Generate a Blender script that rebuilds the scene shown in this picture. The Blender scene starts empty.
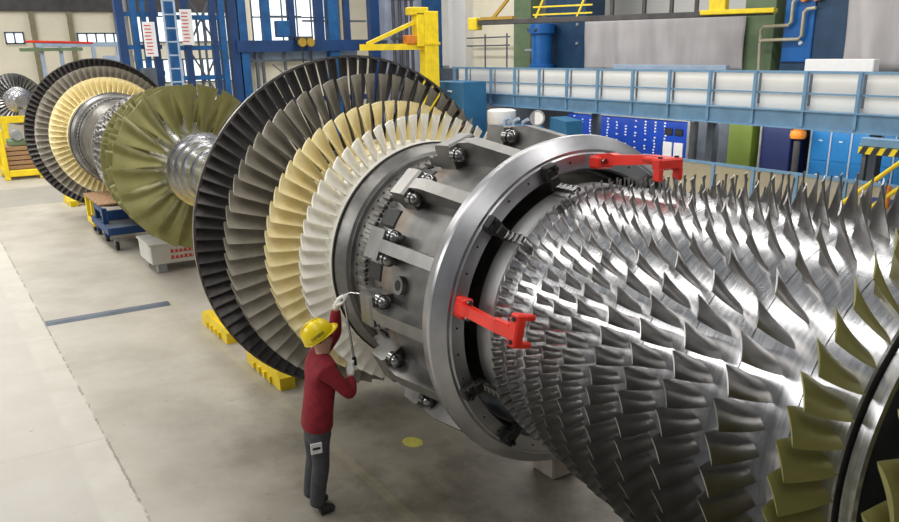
import bpy, math, random
from math import sin, cos, pi, radians as R
from mathutils import Vector, Matrix
random.seed(7)
SC = bpy.context.scene
COL = SC.collection

# ------------------------------------------------------------------ camera
cam = bpy.data.cameras.new('camera')
co = bpy.data.objects.new('camera', cam)
COL.objects.link(co)
F, PITCH, YAW, ROLL = 817.938, .323781, 1.004091, -.017132
cam.sensor_fit = 'HORIZONTAL'; cam.sensor_width = 36.0
cam.lens = F / 899 * 36
cam.shift_x = -8.254 / 899
cam.shift_y = 64.648 / 899
cam.clip_start = .05; cam.clip_end = 300
fw = Vector((-sin(YAW)*cos(PITCH), cos(YAW)*cos(PITCH), -sin(PITCH)))
rt = Vector((cos(YAW), sin(YAW), 0)); up = rt.cross(fw)
r2 = rt*cos(ROLL) + up*sin(ROLL); u2 = -rt*sin(ROLL) + up*cos(ROLL)
M = Matrix((r2, u2, -fw)).transposed().to_4x4()
M.translation = Vector((0, -4.1, 3.9807))
co.matrix_world = M
SC.camera = co

# ------------------------------------------------------------------ world, lamps, exposure
w = bpy.data.worlds.new('hall_light'); SC.world = w; w.use_nodes = True
bg = w.node_tree.nodes['Background']
bg.inputs['Color'].default_value = (.93, .97, 1, 1); bg.inputs['Strength'].default_value = .22

def area(name, loc, sx, sy, power, rot=(0, 0, 0), col=(1, .97, .92)):
    l = bpy.data.lights.new(name, 'AREA'); l.shape = 'RECTANGLE'; l.size = sx; l.size_y = sy
    l.energy = power; l.color = col
    o = bpy.data.objects.new(name, l); o.location = loc; o.rotation_euler = rot; COL.objects.link(o)
    return o
area('hall_lamp_strip', (-10, -4.5, 11), 34, 1.0, 900)
area('hall_lamp_strip', (-8, 3.5, 11), 34, 1.0, 1100)
area('hall_lamp_strip', (-24, 12.0, 11), 40, 1.4, 2600)
area('hall_lamp_strip', (-30, -3.0, 11), 24, 3.0, 1900)
area('side_skylight', (-22, -15, 9), 30, 4, 1900, (R(58), 0, 0), (1, .98, .95))
area('added_walkway_fill', (-18, 15.4, 2.0), 14, .15, 130, (R(50), 0, 0))  # added fill light under the deck, brightens the tool cabinet
SC.view_settings.view_transform = 'Standard'; SC.view_settings.look = 'None'
SC.view_settings.gamma = 1; SC.view_settings.use_curve_mapping = False
SC.view_settings.exposure = 0.08

# ------------------------------------------------------------------ materials
def mat(name, col, rough=.5, metal=0.0, var=.12, scale=6, emit=0, spec=.5, bump=0, stretch=(1, 1, 1), rvar=0, second=None, coat=0, trans=0):
    m = bpy.data.materials.new(name); m.use_nodes = True
    nt = m.node_tree; b = nt.nodes['Principled BSDF']
    tc = nt.nodes.new('ShaderNodeTexCoord'); mp = nt.nodes.new('ShaderNodeMapping')
    mp.inputs['Scale'].default_value = stretch
    no = nt.nodes.new('ShaderNodeTexNoise'); no.inputs['Scale'].default_value = scale; no.inputs['Detail'].default_value = 6
    nt.links.new(tc.outputs['Object'], mp.inputs['Vector']); nt.links.new(mp.outputs['Vector'], no.inputs['Vector'])
    rp = nt.nodes.new('ShaderNodeValToRGB')
    a = [max(0, c*(1-var)) for c in col]; z = [min(1, c*(1+var)) for c in col]
    if second: z = second
    rp.color_ramp.elements[0].color = (*a, 1); rp.color_ramp.elements[1].color = (*z, 1)
    rp.color_ramp.elements[0].position = .35; rp.color_ramp.elements[1].position = .68
    nt.links.new(no.outputs['Fac'], rp.inputs['Fac']); nt.links.new(rp.outputs['Color'], b.inputs['Base Color'])
    b.inputs['Roughness'].default_value = rough; b.inputs['Metallic'].default_value = metal
    b.inputs['Specular IOR Level'].default_value = spec
    if coat: b.inputs['Coat Weight'].default_value = coat
    if rvar:
        mr = nt.nodes.new('ShaderNodeMapRange'); mr.inputs['To Min'].default_value = rough-rvar; mr.inputs['To Max'].default_value = rough+rvar
        nt.links.new(no.outputs['Fac'], mr.inputs['Value']); nt.links.new(mr.outputs['Result'], b.inputs['Roughness'])
    if bump:
        bp = nt.nodes.new('ShaderNodeBump'); bp.inputs['Strength'].default_value = bump; bp.inputs['Distance'].default_value = .01
        nt.links.new(no.outputs['Fac'], bp.inputs['Height']); nt.links.new(bp.outputs['Normal'], b.inputs['Normal'])
    if emit:
        b.inputs['Emission Color'].default_value = (*col, 1); b.inputs['Emission Strength'].default_value = emit
    if trans:
        b.inputs['Alpha'].default_value = 1-trans
    return m
MT = {}
def mk(k, *a, **kw): MT[k] = mat(k, *a, **kw)
mk('drum_steel', (.58, .58, .60), .24, 1, .14, 9, stretch=(7, .5, .5), rvar=.07)
mk('rim_steel', (.60, .60, .62), .25, 1, .15, 9, stretch=(9, .4, .4), rvar=.06)
mk('blade_steel', (.34, .33, .32), .30, 1, .15, 8, rvar=.08)
mk('olive_coat', (.25, .235, .08), .40, .3, .10, 5)
mk('white_ceramic', (.90, .87, .78), .55, 0, .06, 9)
mk('cream_ceramic', (.92, .78, .40), .5, 0, .10, 5, second=(.95, .87, .60))
mk('brown_steel', (.34, .31, .255), .5, .3, .16, 6)
mk('dark_steel', (.075, .068, .065), .42, .6, .2, 8)
mk('hub_steel', (.20, .19, .18), .4, .9, .2, 6)
mk('black_gap', (.012, .012, .012), .7, 0)
mk('cast_grey', (.215, .21, .20), .40, .8, .22, 5, rvar=.1, bump=.06)
mk('cast_rust', (.22, .16, .115), .5, .6, .3, 5, second=(.31, .27, .23))
mk('flange_steel', (.42, .42, .44), .34, .95, .12, 4, stretch=(3, 1, 1), rvar=.06)
mk('bolt_steel', (.24, .24, .24), .25, 1, .1, 9)
mk('black_iron', (.03, .03, .03), .4, .5, .2, 10)
mk('chrome', (.75, .75, .75), .15, 1)
mk('red_paint', (.80, .035, .018), .38, 0, .1, 5, spec=.5)
mk('yellow_paint', (.84, .62, .015), .42, 0, .1, 4)
mk('yellow_hat', (.92, .70, .008), .3, 0, .03, 4)
mk('sweater', (.235, .012, .022), .9, 0, .2, 14, bump=.2)
mk('trousers', (.055, .055, .06), .85, 0, .2, 12, bump=.2)
mk('skin', (.55, .31, .22), .55, 0, .05, 9)
mk('hair', (.05, .03, .02), .7)
mk('band_steel', (.72, .72, .72), .42, .9, .08, 6)
mk('glove', (.88, .87, .85), .8, 0, .08, 20, bump=.2)
mk('boot', (.02, .02, .02), .55)
mk('label_white', (.82, .82, .82), .5, 0, .03)
mk('ink', (.02, .02, .025), .5)
mk('red_ink', (.62, .06, .05), .6)
mk('blue_steel', (.008, .095, .28), .45, .1, .2, 3)
mk('blue_deep', (.006, .042, .15), .45, 0, .15, 2)
mk('navy', (.010, .022, .11), .5, 0, .15, 2)
mk('dark_blue', (.012, .045, .10), .5, 0, .2, 2)
mk('locker_blue', (.012, .19, .50), .45, 0, .1, 2)
mk('tool_blue', (.006, .055, .42), .4, 0, .12, 3)
mk('gallery_blue', (.15, .285, .43), .5, .1, .1, 3)
mk('cyl_blue', (.01, .11, .36), .3, 0, .1, 3)
mk('cabinet_blue', (.02, .12, .25), .45, 0, .1, 2)
mk('green_paint', (.13, .19, .10), .6, 0, .15, 2)
mk('olive_green', (.13, .19, .025), .6, 0, .12, 2)
mk('post_drab', (.24, .22, .13), .6)
mk('cream_wall', (.84, .78, .62), .8, 0, .04, 1)
mk('white_wall', (.80, .79, .76), .8, 0, .03, 1)
mk('panel_white', (.80, .79, .76), .6, 0, .03, 1)
mk('lavender', (.33, .37, .50), .5, .2, .1, 2)
mk('slate', (.10, .12, .15), .5, .3, .2, 2)
mk('tarp', (.43, .41, .415), .85, 0, .10, 2, stretch=(1, 1, .3), bump=.3)
mk('girder', (.075, .07, .072), .6, .2, .2, 3)
mk('pipe_tan', (.50, .45, .32), .45, .2)
mk('plywood', (.34, .20, .10), .7, 0, .25, 5, stretch=(1, 5, 5))
mk('rubber', (.02, .02, .02), .8)
mk('crate_white', (.62, .60, .56), .7, 0, .08, 3)
mk('grey_metal', (.33, .34, .36), .45, .4, .15, 4)
mk('pale_blue', (.36, .45, .58), .5, .1, .1, 3)
mk('orange', (.62, .20, .02), .45)
mk('pulley_ochre', (.42, .26, .03), .5)
mk('wood_grey', (.34, .30, .25), .75, 0, .2, 6)
mk('window_light', (.85, .93, 1), .5, 0, 0, emit=1.0)
mk('hose_red', (.09, .02, .02), .6)
mk('barrier_panel', (.50, .44, .30), .35, 0, .08, 2, trans=.35)
mk('faded_yellow', (.60, .55, .10), .7, 0, .15, 20)

def floor_mat():
    m = bpy.data.materials.new('concrete_floor'); m.use_nodes = True
    nt = m.node_tree; b = nt.nodes['Principled BSDF']; L = nt.links
    tc = nt.nodes.new('ShaderNodeTexCoord'); sp = nt.nodes.new('ShaderNodeSeparateXYZ'); L.new(tc.outputs['Object'], sp.inputs[0])
    def noise(s, d=8, ro=.6):
        n = nt.nodes.new('ShaderNodeTexNoise'); n.inputs['Scale'].default_value = s; n.inputs['Detail'].default_value = d; n.inputs['Roughness'].default_value = ro
        L.new(tc.outputs['Object'], n.inputs['Vector']); return n.outputs['Fac']
    def math_(op, a, c):
        n = nt.nodes.new('ShaderNodeMath'); n.operation = op
        for i, v in enumerate((a, c)):
            if hasattr(v, 'is_output'): L.new(v, n.inputs[i])
            else: n.inputs[i].default_value = v
        return n.outputs[0]
    def ramp(f, stops):
        n = nt.nodes.new('ShaderNodeValToRGB'); cr = n.color_ramp
        while len(cr.elements) < len(stops): cr.elements.new(.5)
        for e, (p, c) in zip(cr.elements, stops): e.position = p; e.color = (*c, 1)
        L.new(f, n.inputs['Fac']); return n.outputs['Color']
    def mix(f, a, c, t='MIX'):
        n = nt.nodes.new('ShaderNodeMix'); n.data_type = 'RGBA'; n.blend_type = t
        for k, v in ((0, f), (6, a), (7, c)):
            if hasattr(v, 'is_output'): L.new(v, n.inputs[k])
            else: n.inputs[k].default_value = v if k == 0 else (*v, 1)
        return n.outputs[2]
    def step(v, t, wd=.02):
        n = nt.nodes.new('ShaderNodeMapRange'); n.inputs['From Min'].default_value = t-wd; n.inputs['From Max'].default_value = t+wd
        L.new(v, n.inputs['Value']); return n.outputs['Result']
    y = sp.outputs['Y']; x = sp.outputs['X']
    yj = math_('ADD', y, math_('MULTIPLY', math_('SUBTRACT', noise(9), .5), .06))
    warm = ramp(noise(.9, 9, .62), [(.3, (.34, .31, .255)), (.55, (.43, .40, .34)), (.75, (.49, .46, .40))])
    strip = ramp(noise(2.0, 9, .6), [(.3, (.47, .445, .385)), (.7, (.55, .53, .465))])
    left = ramp(noise(1.3, 9, .6), [(.3, (.44, .415, .36)), (.7, (.50, .48, .43))])
    c = mix(step(yj, -3.0), strip, warm); c = mix(step(yj, -3.35, .03), left, c)
    # oil dirt in the concrete, darkened further with the rotor's shade painted in
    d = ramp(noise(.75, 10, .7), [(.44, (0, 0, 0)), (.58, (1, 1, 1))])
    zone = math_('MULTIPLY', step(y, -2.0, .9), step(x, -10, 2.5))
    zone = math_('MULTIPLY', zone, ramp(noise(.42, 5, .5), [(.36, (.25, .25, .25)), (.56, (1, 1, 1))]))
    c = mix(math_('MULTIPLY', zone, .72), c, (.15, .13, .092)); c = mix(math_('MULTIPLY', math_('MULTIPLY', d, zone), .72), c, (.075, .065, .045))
    spots = ramp(noise(7, 3, .5), [(.70, (0, 0, 0)), (.74, (1, 1, 1))])
    c = mix(math_('MULTIPLY', spots, .35), c, (.16, .14, .11))
    # saw cuts and the worn edge line
    def line(v, t, wd): 
        a = math_('ABSOLUTE', math_('SUBTRACT', v, t), 0)
        return math_('LESS_THAN', a, wd)
    crack = math_('MULTIPLY', line(yj, -3.0, .012), step(noise(1.7), .47, .03))
    c = mix(math_('MULTIPLY', crack, .7), c, (.16, .14, .11))
    for t in (-9.0, -13.0, -21.5): c = mix(math_('MULTIPLY', math_('MULTIPLY', line(x, t, .02), math_('LESS_THAN', y, -2.9)), .3), c, (.36, .34, .30))
    c = mix(math_('MULTIPLY', line(yj, -1.02, .05), .10), c, (.52, .50, .18))
    band = math_('MULTIPLY', step(x, -30.0), math_('SUBTRACT', 1, step(x, -26.2)))
    c = mix(math_('MULTIPLY', band, .6), c, (.24, .24, .22))
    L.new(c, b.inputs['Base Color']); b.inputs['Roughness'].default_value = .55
    bp = nt.nodes.new('ShaderNodeBump'); bp.inputs['Strength'].default_value = .08; L.new(noise(25), bp.inputs['Height']); L.new(bp.outputs['Normal'], b.inputs['Normal'])
    return m
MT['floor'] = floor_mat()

# ------------------------------------------------------------------ mesh helpers
class MB:
    def __init__(s): s.v = []; s.f = []
    def add(s, vs, fs):
        n = len(s.v); s.v += [tuple(p) for p in vs]; s.f += [tuple(i+n for i in f) for f in fs]; return s
    def box(s, c, d, rot=None, piv=None, bev=0):
        x, y, z = [a/2 for a in d]
        if bev:
            b = min(bev, x*.9, y*.9, z*.9); pts = []
            vs = []; 
            for sz in (-1, 1):
                for (ax, ay, az) in ((x, y-b, z-b), (x-b, y, z-b), (x-b, y-b, z)):
                    for sx, sy in ((1, 1), (-1, 1), (-1, -1), (1, -1)): vs.append((sx*ax, sy*ay, sz*az))
            o, q, t = 0, 4, 8
            f = []
            for k in range(2):
                B = 12*k; fl = k == 0
                A = [B+i for i in range(4)]; Q = [B+4+i for i in range(4)]; T = [B+8+i for i in range(4)]
                f.append(T)
                f += [(A[0], A[3], T[3], T[0]), (A[1], A[2], T[2], T[1]), (Q[0], Q[1], T[1], T[0]), (Q[2], Q[3], T[3], T[2])]
                f += [(A[i], Q[i], T[i]) for i in range(4)]
            f += [(0, 3, 15, 12), (1, 2, 14, 13), (4, 5, 17, 16), (6, 7, 19, 18)]
            f += [(i, 4+i, 16+i, 12+i) for i in range(4)]
            g = []
            for p in f:   # outward winding for the convex solid
                a, bb, cc = [Vector(vs[i]) for i in p[:3]]; nrm = (bb-a).cross(cc-a); m = sum((Vector(vs[i]) for i in p), Vector())/len(p)
                g.append(tuple(p) if nrm.dot(m) > 0 else tuple(reversed(p)))
            f = g
        else:
            vs = [(a, b, e) for a in (-x, x) for b in (-y, y) for e in (-z, z)]
            f = [(0, 1, 3, 2), (4, 6, 7, 5), (0, 4, 5, 1), (2, 3, 7, 6), (0, 2, 6, 4), (1, 5, 7, 3)]
        vs = [Vector(p) for p in vs]
        if rot is not None: vs = [rot @ p for p in vs]
        c = Vector(c)
        return s.add([p+c for p in vs], f)
    def tube(s, pts, r, n=10, cap=True):
        pts = [Vector(p) for p in pts]; rs = r if isinstance(r, (list, tuple)) else [r]*len(pts)
        vs = []; fs = []; prev = None
        for i, p in enumerate(pts):
            t = (pts[min(i+1, len(pts)-1)]-pts[max(i-1, 0)]).normalized()
            if prev is None: a = t.orthogonal().normalized()
            else: a = (prev - t*prev.dot(t)).normalized()
            prev = a; b = t.cross(a)
            for k in range(n):
                q = 2*pi*k/n; vs.append(p+(a*cos(q)+b*sin(q))*rs[i])
        for i in range(len(pts)-1):
            for k in range(n):
                fs.append((i*n+k, i*n+(k+1) % n, (i+1)*n+(k+1) % n, (i+1)*n+k))
        if cap: fs += [tuple(reversed(range(n))), tuple(range((len(pts)-1)*n, len(pts)*n))]
        return s.add(vs, fs)
    def lathe(s, prof, n=96, cz=0, closed=False):       # about the X axis; prof = [(x, r)]
        vs = []; fs = []; m = len(prof)
        for x, r in prof:
            for k in range(n):
                q = 2*pi*k/n; vs.append((x, -cos(q)*r, sin(q)*r+cz))
        for i in range(m if closed else m-1):
            j = (i+1) % m
            for k in range(n): fs.append((i*n+k, j*n+k, j*n+(k+1) % n, i*n+(k+1) % n))
        return s.add(vs, fs)
    def zlathe(s, prof, n=24, c=(0, 0, 0)):
        vs = []; fs = []; m = len(prof)
        for r, z in prof:
            for k in range(n):
                q = 2*pi*k/n; vs.append((c[0]+cos(q)*r, c[1]+sin(q)*r, c[2]+z))
        for i in range(m-1):
            for k in range(n): fs.append((i*n+k, i*n+(k+1) % n, (i+1)*n+(k+1) % n, (i+1)*n+k))
        return s.add(vs, fs)
    def prism(s, poly, y0, y1, tf=lambda p: p):          # polygon in XZ swept along Y
        n = len(poly)
        vs = [tf(Vector((x, y0, z))) for x, z in poly]+[tf(Vector((x, y1, z))) for x, z in poly]
        fs = [tuple(range(n)), tuple(reversed(range(n, 2*n)))]+[(i, i+n, (i+1) % n+n, (i+1) % n) for i in range(n)]
        return s.add(vs, fs)
    def ball(s, c, r, n=14, m=9, sq=(1, 1, 1)):
        vs = []; fs = []
        for i in range(m+1):
            a = pi*i/m
            for k in range(n):
                q = 2*pi*k/n; vs.append((c[0]+r*sq[0]*sin(a)*cos(q), c[1]+r*sq[1]*sin(a)*sin(q), c[2]+r*sq[2]*cos(a)))
        for i in range(m):
            for k in range(n): fs.append((i*n+k, (i+1)*n+k, (i+1)*n+(k+1) % n, i*n+(k+1) % n))
        return s.add(vs, fs)
    def xf(s, mt):
        s.v = [tuple(mt @ Vector(p)) for p in s.v]; return s
    def mesh(s, name, m, smooth=0):
        me = bpy.data.meshes.new(name); me.from_pydata(s.v, [], s.f)
        for x in (m if isinstance(m, (list, tuple)) else [m]): me.materials.append(MT[x])
        if smooth:
            me.polygons.foreach_set('use_smooth', [True]*len(me.polygons))
            if smooth < 180: me.set_sharp_from_angle(angle=R(smooth))
        me.update(); return me
    def build(s, name, m, parent=None, smooth=0, loc=(0, 0, 0), **kw):
        return link(name, s.mesh(name, m, smooth), parent, loc, **kw)

def props(o, label=None, cat=None, group=None, kind=None):
    if label: o['label'] = label
    if cat: o['category'] = cat
    if group: o['group'] = group
    if kind: o['kind'] = kind
    return o
def link(name, data, parent=None, loc=(0, 0, 0), rot=(0, 0, 0), **kw):
    o = bpy.data.objects.new(name, data); o.location = loc; o.rotation_euler = rot
    if parent is not None: o.parent = parent
    COL.objects.link(o); return props(o, **kw)
def thing(name, label, cat, loc=(0, 0, 0), rot=(0, 0, 0), group=None):
    return link(name, None, None, loc, rot, label=label, cat=cat, group=group)
def struct(name, mb, m, **kw): return mb.build(name, m, kind='structure', **kw)
def kids(o): return [c for c in COL.objects if c.parent == o]
def copy_tree(o, parent=None, kidmap=None):
    c = o.copy(); COL.objects.link(c)
    if parent is not None: c.parent = parent
    for ch in kidmap.get(o, []): copy_tree(ch, c, kidmap)
    return c
def kid_map():
    d = {}
    for o in list(COL.objects):
        if o.parent: d.setdefault(o.parent, []).append(o)
    return d
def beam(mb, a, b, wd, ht=None):
    a, b = Vector(a), Vector(b); d = b-a; L = d.length
    q = d.to_track_quat('X', 'Z').to_matrix()
    return mb.box((a+b)/2, (L, wd, ht or wd), rot=q)

# ------------------------------------------------------------------ the setting
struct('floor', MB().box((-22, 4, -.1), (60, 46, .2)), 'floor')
wb = struct('wall_back', MB().box((-48.2, 6, 5), (.4, 40, 10)), 'cream_wall')
struct('wall_right', MB().box((-20, 22.2, 5), (60, .4, 10)), 'white_wall')
for y in (1.6, 3.35, 5.6): struct('trim_1', MB().box((-47.9, y, 5), (.25, .22, 10)), 'post_drab')
struct('trim_2', MB().box((-47.9, 4, 6.6), (.3, 16, .8)), 'girder')
def window(nm, loc, sx, sy, nx, nz, facing='x'):
    b = MB(); g = MB()
    f = .07
    if facing == 'x':
        g.box((loc[0], loc[1], loc[2]), (.05, sx, sy))
        for i in range(nx+1): b.box((loc[0]+.05, loc[1]-sx/2+sx*i/nx, loc[2]), (.1, f, sy+f))
        for i in range(nz+1): b.box((loc[0]+.05, loc[1], loc[2]-sy/2+sy*i/nz), (.1, sx+f, f))
    o = struct(nm, b, 'slate'); p = g.build('pane', 'window_light', o)
    return o
window('window_1', (-47.95, 9.3, 6.0), 5.4, 2.6, 6, 2)
window('window_2', (-47.95, 15.6, 6.0), 5.4, 2.6, 6, 2)
window('window_3', (-47.95, 9.3, 3.2), 5.4, 1.2, 5, 1)
window('window_4', (-47.95, 4.7, 4.9), 2.2, .5, 5, 1)
window('window_5', (-47.95, .7, 4.95), .8, .5, 2, 1)

# ------------------------------------------------------------------ turbine rotor
AX = 2.05
OX = -5.0                                                   # rotor's base on the floor line
def blade(name, m, Rr, Rt, cr, ct, br, bt, camber, th=.012, nz=6, nc=8, sweep=0, bow=0, tang=0, tf=.35, tp=.45):
    "one aerofoil standing on +Z; chord runs along X, twisted from br at the root to bt at the tip"
    vs = []; fs = []
    ring = 2*nc
    for i in range(nz+1):
        t = i/nz; r = Rr-.012+(Rt-Rr+.012)*t; c = cr+(ct-cr)*t; b = R(br+(bt-br)*t**.9); cam_ = camber*(1-tf*t)*c; tk = th*(1-tp*t)
        up_ = []; lo = []
        for k in range(nc+1):
            u = k/nc; a = (u-.5)*c; tt = tk*math.sqrt(max(0, 1-(2*u-1)**2))**.8+.0012
            nn = cam_*(1-(2*u-1)**2)
            for lst, s_ in ((up_, .5), (lo, -.5)):
                o = nn+tt*s_
                lst.append((a*cos(b)+o*sin(b)+sweep*t, -a*sin(b)+o*cos(b)+bow*sin(pi*t)*.5+tang*t, r))
        vs += up_+lo[-2:0:-1] if False else up_ + lo[::-1][1:-1]
    n = 2*(nc+1)-2
    for i in range(nz):
        for k in range(n): fs.append((i*n+k, (i+1)*n+k, (i+1)*n+(k+1) % n, i*n+(k+1) % n))
    fs.append(tuple(range(nz*n+n-1, nz*n-1, -1)))
    b = MB().add(vs, fs)
    return b
def stage(root, name, x, rim, rim_mat, n, bname, bmb, bmat, phase=0, solid=None, rim_smooth=35):
    "a disc with its own ring of blades; blades on the side turned away are one mesh"
    d = MB().lathe([(a-x, r) for a, r in rim], 128)
    s = d.build(name, rim_mat, root, rim_smooth, (x-OX, 0, AX))
    if not n: return s
    me = bmb.mesh(bname, bmat, 60)
    rest = MB()
    for k in range(n):
        th = (360.0*k/n+phase+180) % 360-180                 # 0 towards -Y, 90 up
        phi = R(90-th)
        if solid is None or solid[0] <= th <= solid[1]:
            link(bname, me, s, (0, 0, 0), (phi, 0, 0))
        else:
            q = Matrix.Rotation(phi, 4, 'X'); rest.add([q @ Vector(p) for p in bmb.v], bmb.f)
    if rest.v: rest.build(bname, bmat, s, 60, kind='stuff')
    return s
rotor = thing('gas_turbine_rotor', 'nearest big turbine rotor lying in the grey bolted casing ring beside the worker', 'turbine rotor', (OX, 0, 0))
# compressor: x, root radius, tip radius, chords, count
CS = [(-4.36, .985, 1.05, .080, .058, 86), (-4.17, 1.0, 1.075, .085, .062, 84), (-3.92, 1.01, 1.105, .098, .072, 80), (-3.70, 1.02, 1.145, .112, .080, 74),
      (-3.48, 1.03, 1.175, .125, .090, 70), (-3.18, 1.035, 1.22, .150, .108, 64), (-2.90, 1.035, 1.25, .170, .125, 57), (-2.60, 1.035, 1.275, .190, .146, 52),
      (-2.26, 1.035, 1.305, .20, .155, 48), (-1.89, 1.033, 1.315, .235, .18, 52)]
edges = [-4.47, -4.265, -4.045, -3.81, -3.585, -3.325, -3.035, -2.735, -2.41, -2.045, -1.79]
for i, (x, rr, tr, cr, ct, n) in enumerate(CS):
    a, b = edges[i], edges[i+1]
    ra = (rr+CS[i-1][1])/2 if i else .975; rb = (rr+CS[i+1][1])/2 if i < 9 else 1.033
    rim = [(a, ra-.02), (a+.003, ra), (x, rr), (b-.003, rb), (b, rb-.02)]
    ol = i == 9
    bl = blade('b', None, rr, tr, cr, ct, 25, 62, .09, th=.010+.010*(cr/.2), nz=6 if i > 3 else 4, nc=8 if i > 3 else 6, tf=.6, tp=.7)
    stage(rotor, 'compressor_stage', x, rim, 'drum_steel', n, 'compressor_blade', bl, 'olive_coat' if ol else 'blade_steel', phase=(1, 3.3, 5.6, 3.4, 10.2, 9.4, 13.0, 6.9, 6.85, 18.05)[i], solid=(-66, 112))
for i, (x, x0, x1, rr, tr, cr, ct, n) in enumerate([(-1.40, -1.55, -1.15, .82, 1.40, .30, .25, 42), (-.72, -1.0, -.42, .75, 1.43, .40, .32, 28), (-.08, -.35, .22, .68, 1.45, .30, .56, 20)]):
    rim = [(x0, rr-.2), (x0, rr+.03), (x, rr), (x1, rr-.05), (x1, rr-.25)]
    bl = blade('b', None, rr-.03, tr, cr, ct, 22, 60, .10, th=.035, nz=8, nc=10)
    stage(rotor, 'fan_stage' if i == 2 else 'compressor_stage', x, rim, 'drum_steel', n, 'compressor_blade', bl, 'olive_coat', phase=(14.5, 9, 14)[i])
# turbine
T1 = stage(rotor, 'turbine_stage', -7.0, [(-7.2, .9), (-7.2, 1.10), (-7.1, 1.115), (-6.90, 1.115), (-6.855, 1.10), (-6.855, .9)], 'white_ceramic', 64, 'turbine_blade',
           blade('b', None, 1.11, 1.36, .20, .18, 30, 54, -.16, th=.04, nz=5), 'white_ceramic', phase=1)
T2 = stage(rotor, 'turbine_stage', -7.62, [(-7.85, .7), (-7.85, 1.07), (-7.3, 1.08), (-7.3, .7)], 'cream_ceramic', 62, 'turbine_blade',
           blade('b', None, 1.08, 1.46, .28, .24, 20, 53, -.16, th=.04), 'cream_ceramic', phase=2)
T3 = stage(rotor, 'turbine_stage', -8.07, [(-8.3, .7), (-8.3, 1.0), (-7.86, 1.02), (-7.86, .7)], 'hub_steel', 66, 'turbine_blade',
           blade('b', None, 1.01, 1.72, .29, .265, 12, 50, -.13, th=.035, nz=8), 'brown_steel', phase=2.5)
T4 = stage(rotor, 'turbine_stage', -8.58, [(-8.85, .5), (-8.85, .92), (-8.32, .95), (-8.32, .7)], 'hub_steel', 92, 'turbine_blade',
           blade('b', None, .94, 1.90, .27, .175, 12, 60, -.10, th=.03, nz=8), 'dark_steel', phase=1.5)
MB().lathe([(-.03, 1.885), (-.03, 1.905), (.03, 1.91), (.03, 1.885)], 160, closed=True).build('shroud_band', 'hub_steel', T4, 30)
# shaft, seals and hubs
o_ = -OX
def rl(prof, name, m, parent=rotor, n=128, smooth=35):
    return MB().lathe([(x-OX, r) for x, r in prof], n, AX).build(name, m, parent, smooth)
rl([(-11.0, .02), (-11.0, .36), (-10.2, .36), (-10.18, .42), (-9.1, .42), (-9.05, .55), (-8.85, .6), (-8.8, .8)], 'rear_shaft', 'rim_steel')
rl([(-6.87, 1.085), (-6.87, 1.112), (-6.84, 1.114), (-6.835, 1.10)], 'seal_lip', 'black_iron')
seal = rl([(-6.84, 1.098), (-6.80, 1.10), (-6.70, 1.045), (-6.69, 1.02), (-6.66, 1.02), (-6.655, .99), (-6.6, .99)], 'seal_ring', 'cast_grey')
slot = rl([(-6.62, .99), (-6.56, 1.0), (-6.40, .965), (-6.38, .93), (-6.1, .91), (-4.9, .89), (-4.65, .89)], 'slotted_ring', 'hub_steel')
st = MB(); dk = MB()
for k in range(72):
    q = Matrix.Translation((0, 0, AX)) @ Matrix.Rotation(2*pi*k/72, 4, 'X')
    b = MB().box((-6.47-OX, 0, .99), (.12, .045, .035), bev=.008).xf(q); st.add(b.v, b.f)
    b = MB().tube([(-6.57-OX, .03, .985), (-6.57-OX, .03, 1.004)], .012, 8).xf(q); dk.add(b.v, b.f)
    b = MB().tube([(-6.43-OX, .043, .96), (-6.43-OX, .043, .982)], .012, 8).xf(q); dk.add(b.v, b.f)
st.build('locking_plates', 'cast_grey', slot, 30, kind='stuff'); dk.build('lock_holes', 'black_gap', slot, kind='stuff')
rl([(-4.66, .90), (-4.655, .972), (-4.64, .985), (-4.47, .985), (-4.465, .96)], 'drum_end', 'band_steel')
rl([(-1.792, 1.015), (-1.788, .925), (-1.75, .925)], 'drum_groove', 'hub_steel')
rl([(-1.782, .92), (-1.78, .975), (-1.772, .985), (-1.712, .985), (-1.70, .97), (-1.70, .72)], 'drum_front_band', 'rim_steel')
rl([(-1.71, .75), (-1.55, .70), (-1.0, .65), (-.3, .5)], 'inner_hub', 'black_iron')
rl([(.22, .66), (.36, .655), (.37, .60), (.55, .585), (.56, .54), (.78, .52), (.79, .48), (1.05, .45), (1.06, .41), (1.5, .38), (1.52, .33), (2.9, .33), (2.9, .02)], 'front_shaft', 'rim_steel')

# ------------------------------------------------------------------ casing ring around the rotor
CX = -5.2
ring = thing('casing_ring', 'grey ribbed casing ring with big bolts clamped round the near rotor', 'casing ring', (CX, 0, 0))
def cl(prof, name, m, smooth=30, closed=True, parent=ring, kind=None):
    return MB().lathe([(x-CX, r) for x, r in prof], 128, AX, closed).build(name, m, parent, smooth)
cl([(-5.86, 1.02), (-5.86, 1.12), (-5.62, 1.135), (-5.62, 1.02)], 'casing_collar', 'cast_rust')
cl([(-5.66, 1.02), (-5.66, 1.135), (-5.30, 1.16), (-4.95, 1.18), (-4.87, 1.20), (-4.87, 1.04)], 'casing_shell', 'cast_grey')
cl([(-4.88, 1.1), (-4.88, 1.30), (-4.78, 1.325), (-4.765, 1.328), (-4.742, 1.322), (-4.668, 1.226), (-4.668, 1.1)], 'flange', 'flange_steel')
cl([(-4.76, 1.075), (-4.76, 1.212), (-4.662, 1.205), (-4.652, 1.195), (-4.652, 1.09), (-4.67, 1.075)], 'inner_ring', 'flange_steel')
cl([(-4.68, 1.078), (-5.0, 1.05), (-5.8, 1.025)], 'bore', 'black_gap', closed=False)
def at_angle(th): return Matrix.Translation((0, 0, AX)) @ Matrix.Rotation(R(90-th), 4, 'X')
def rx(x): return x-CX
rib_mb = MB()
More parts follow.
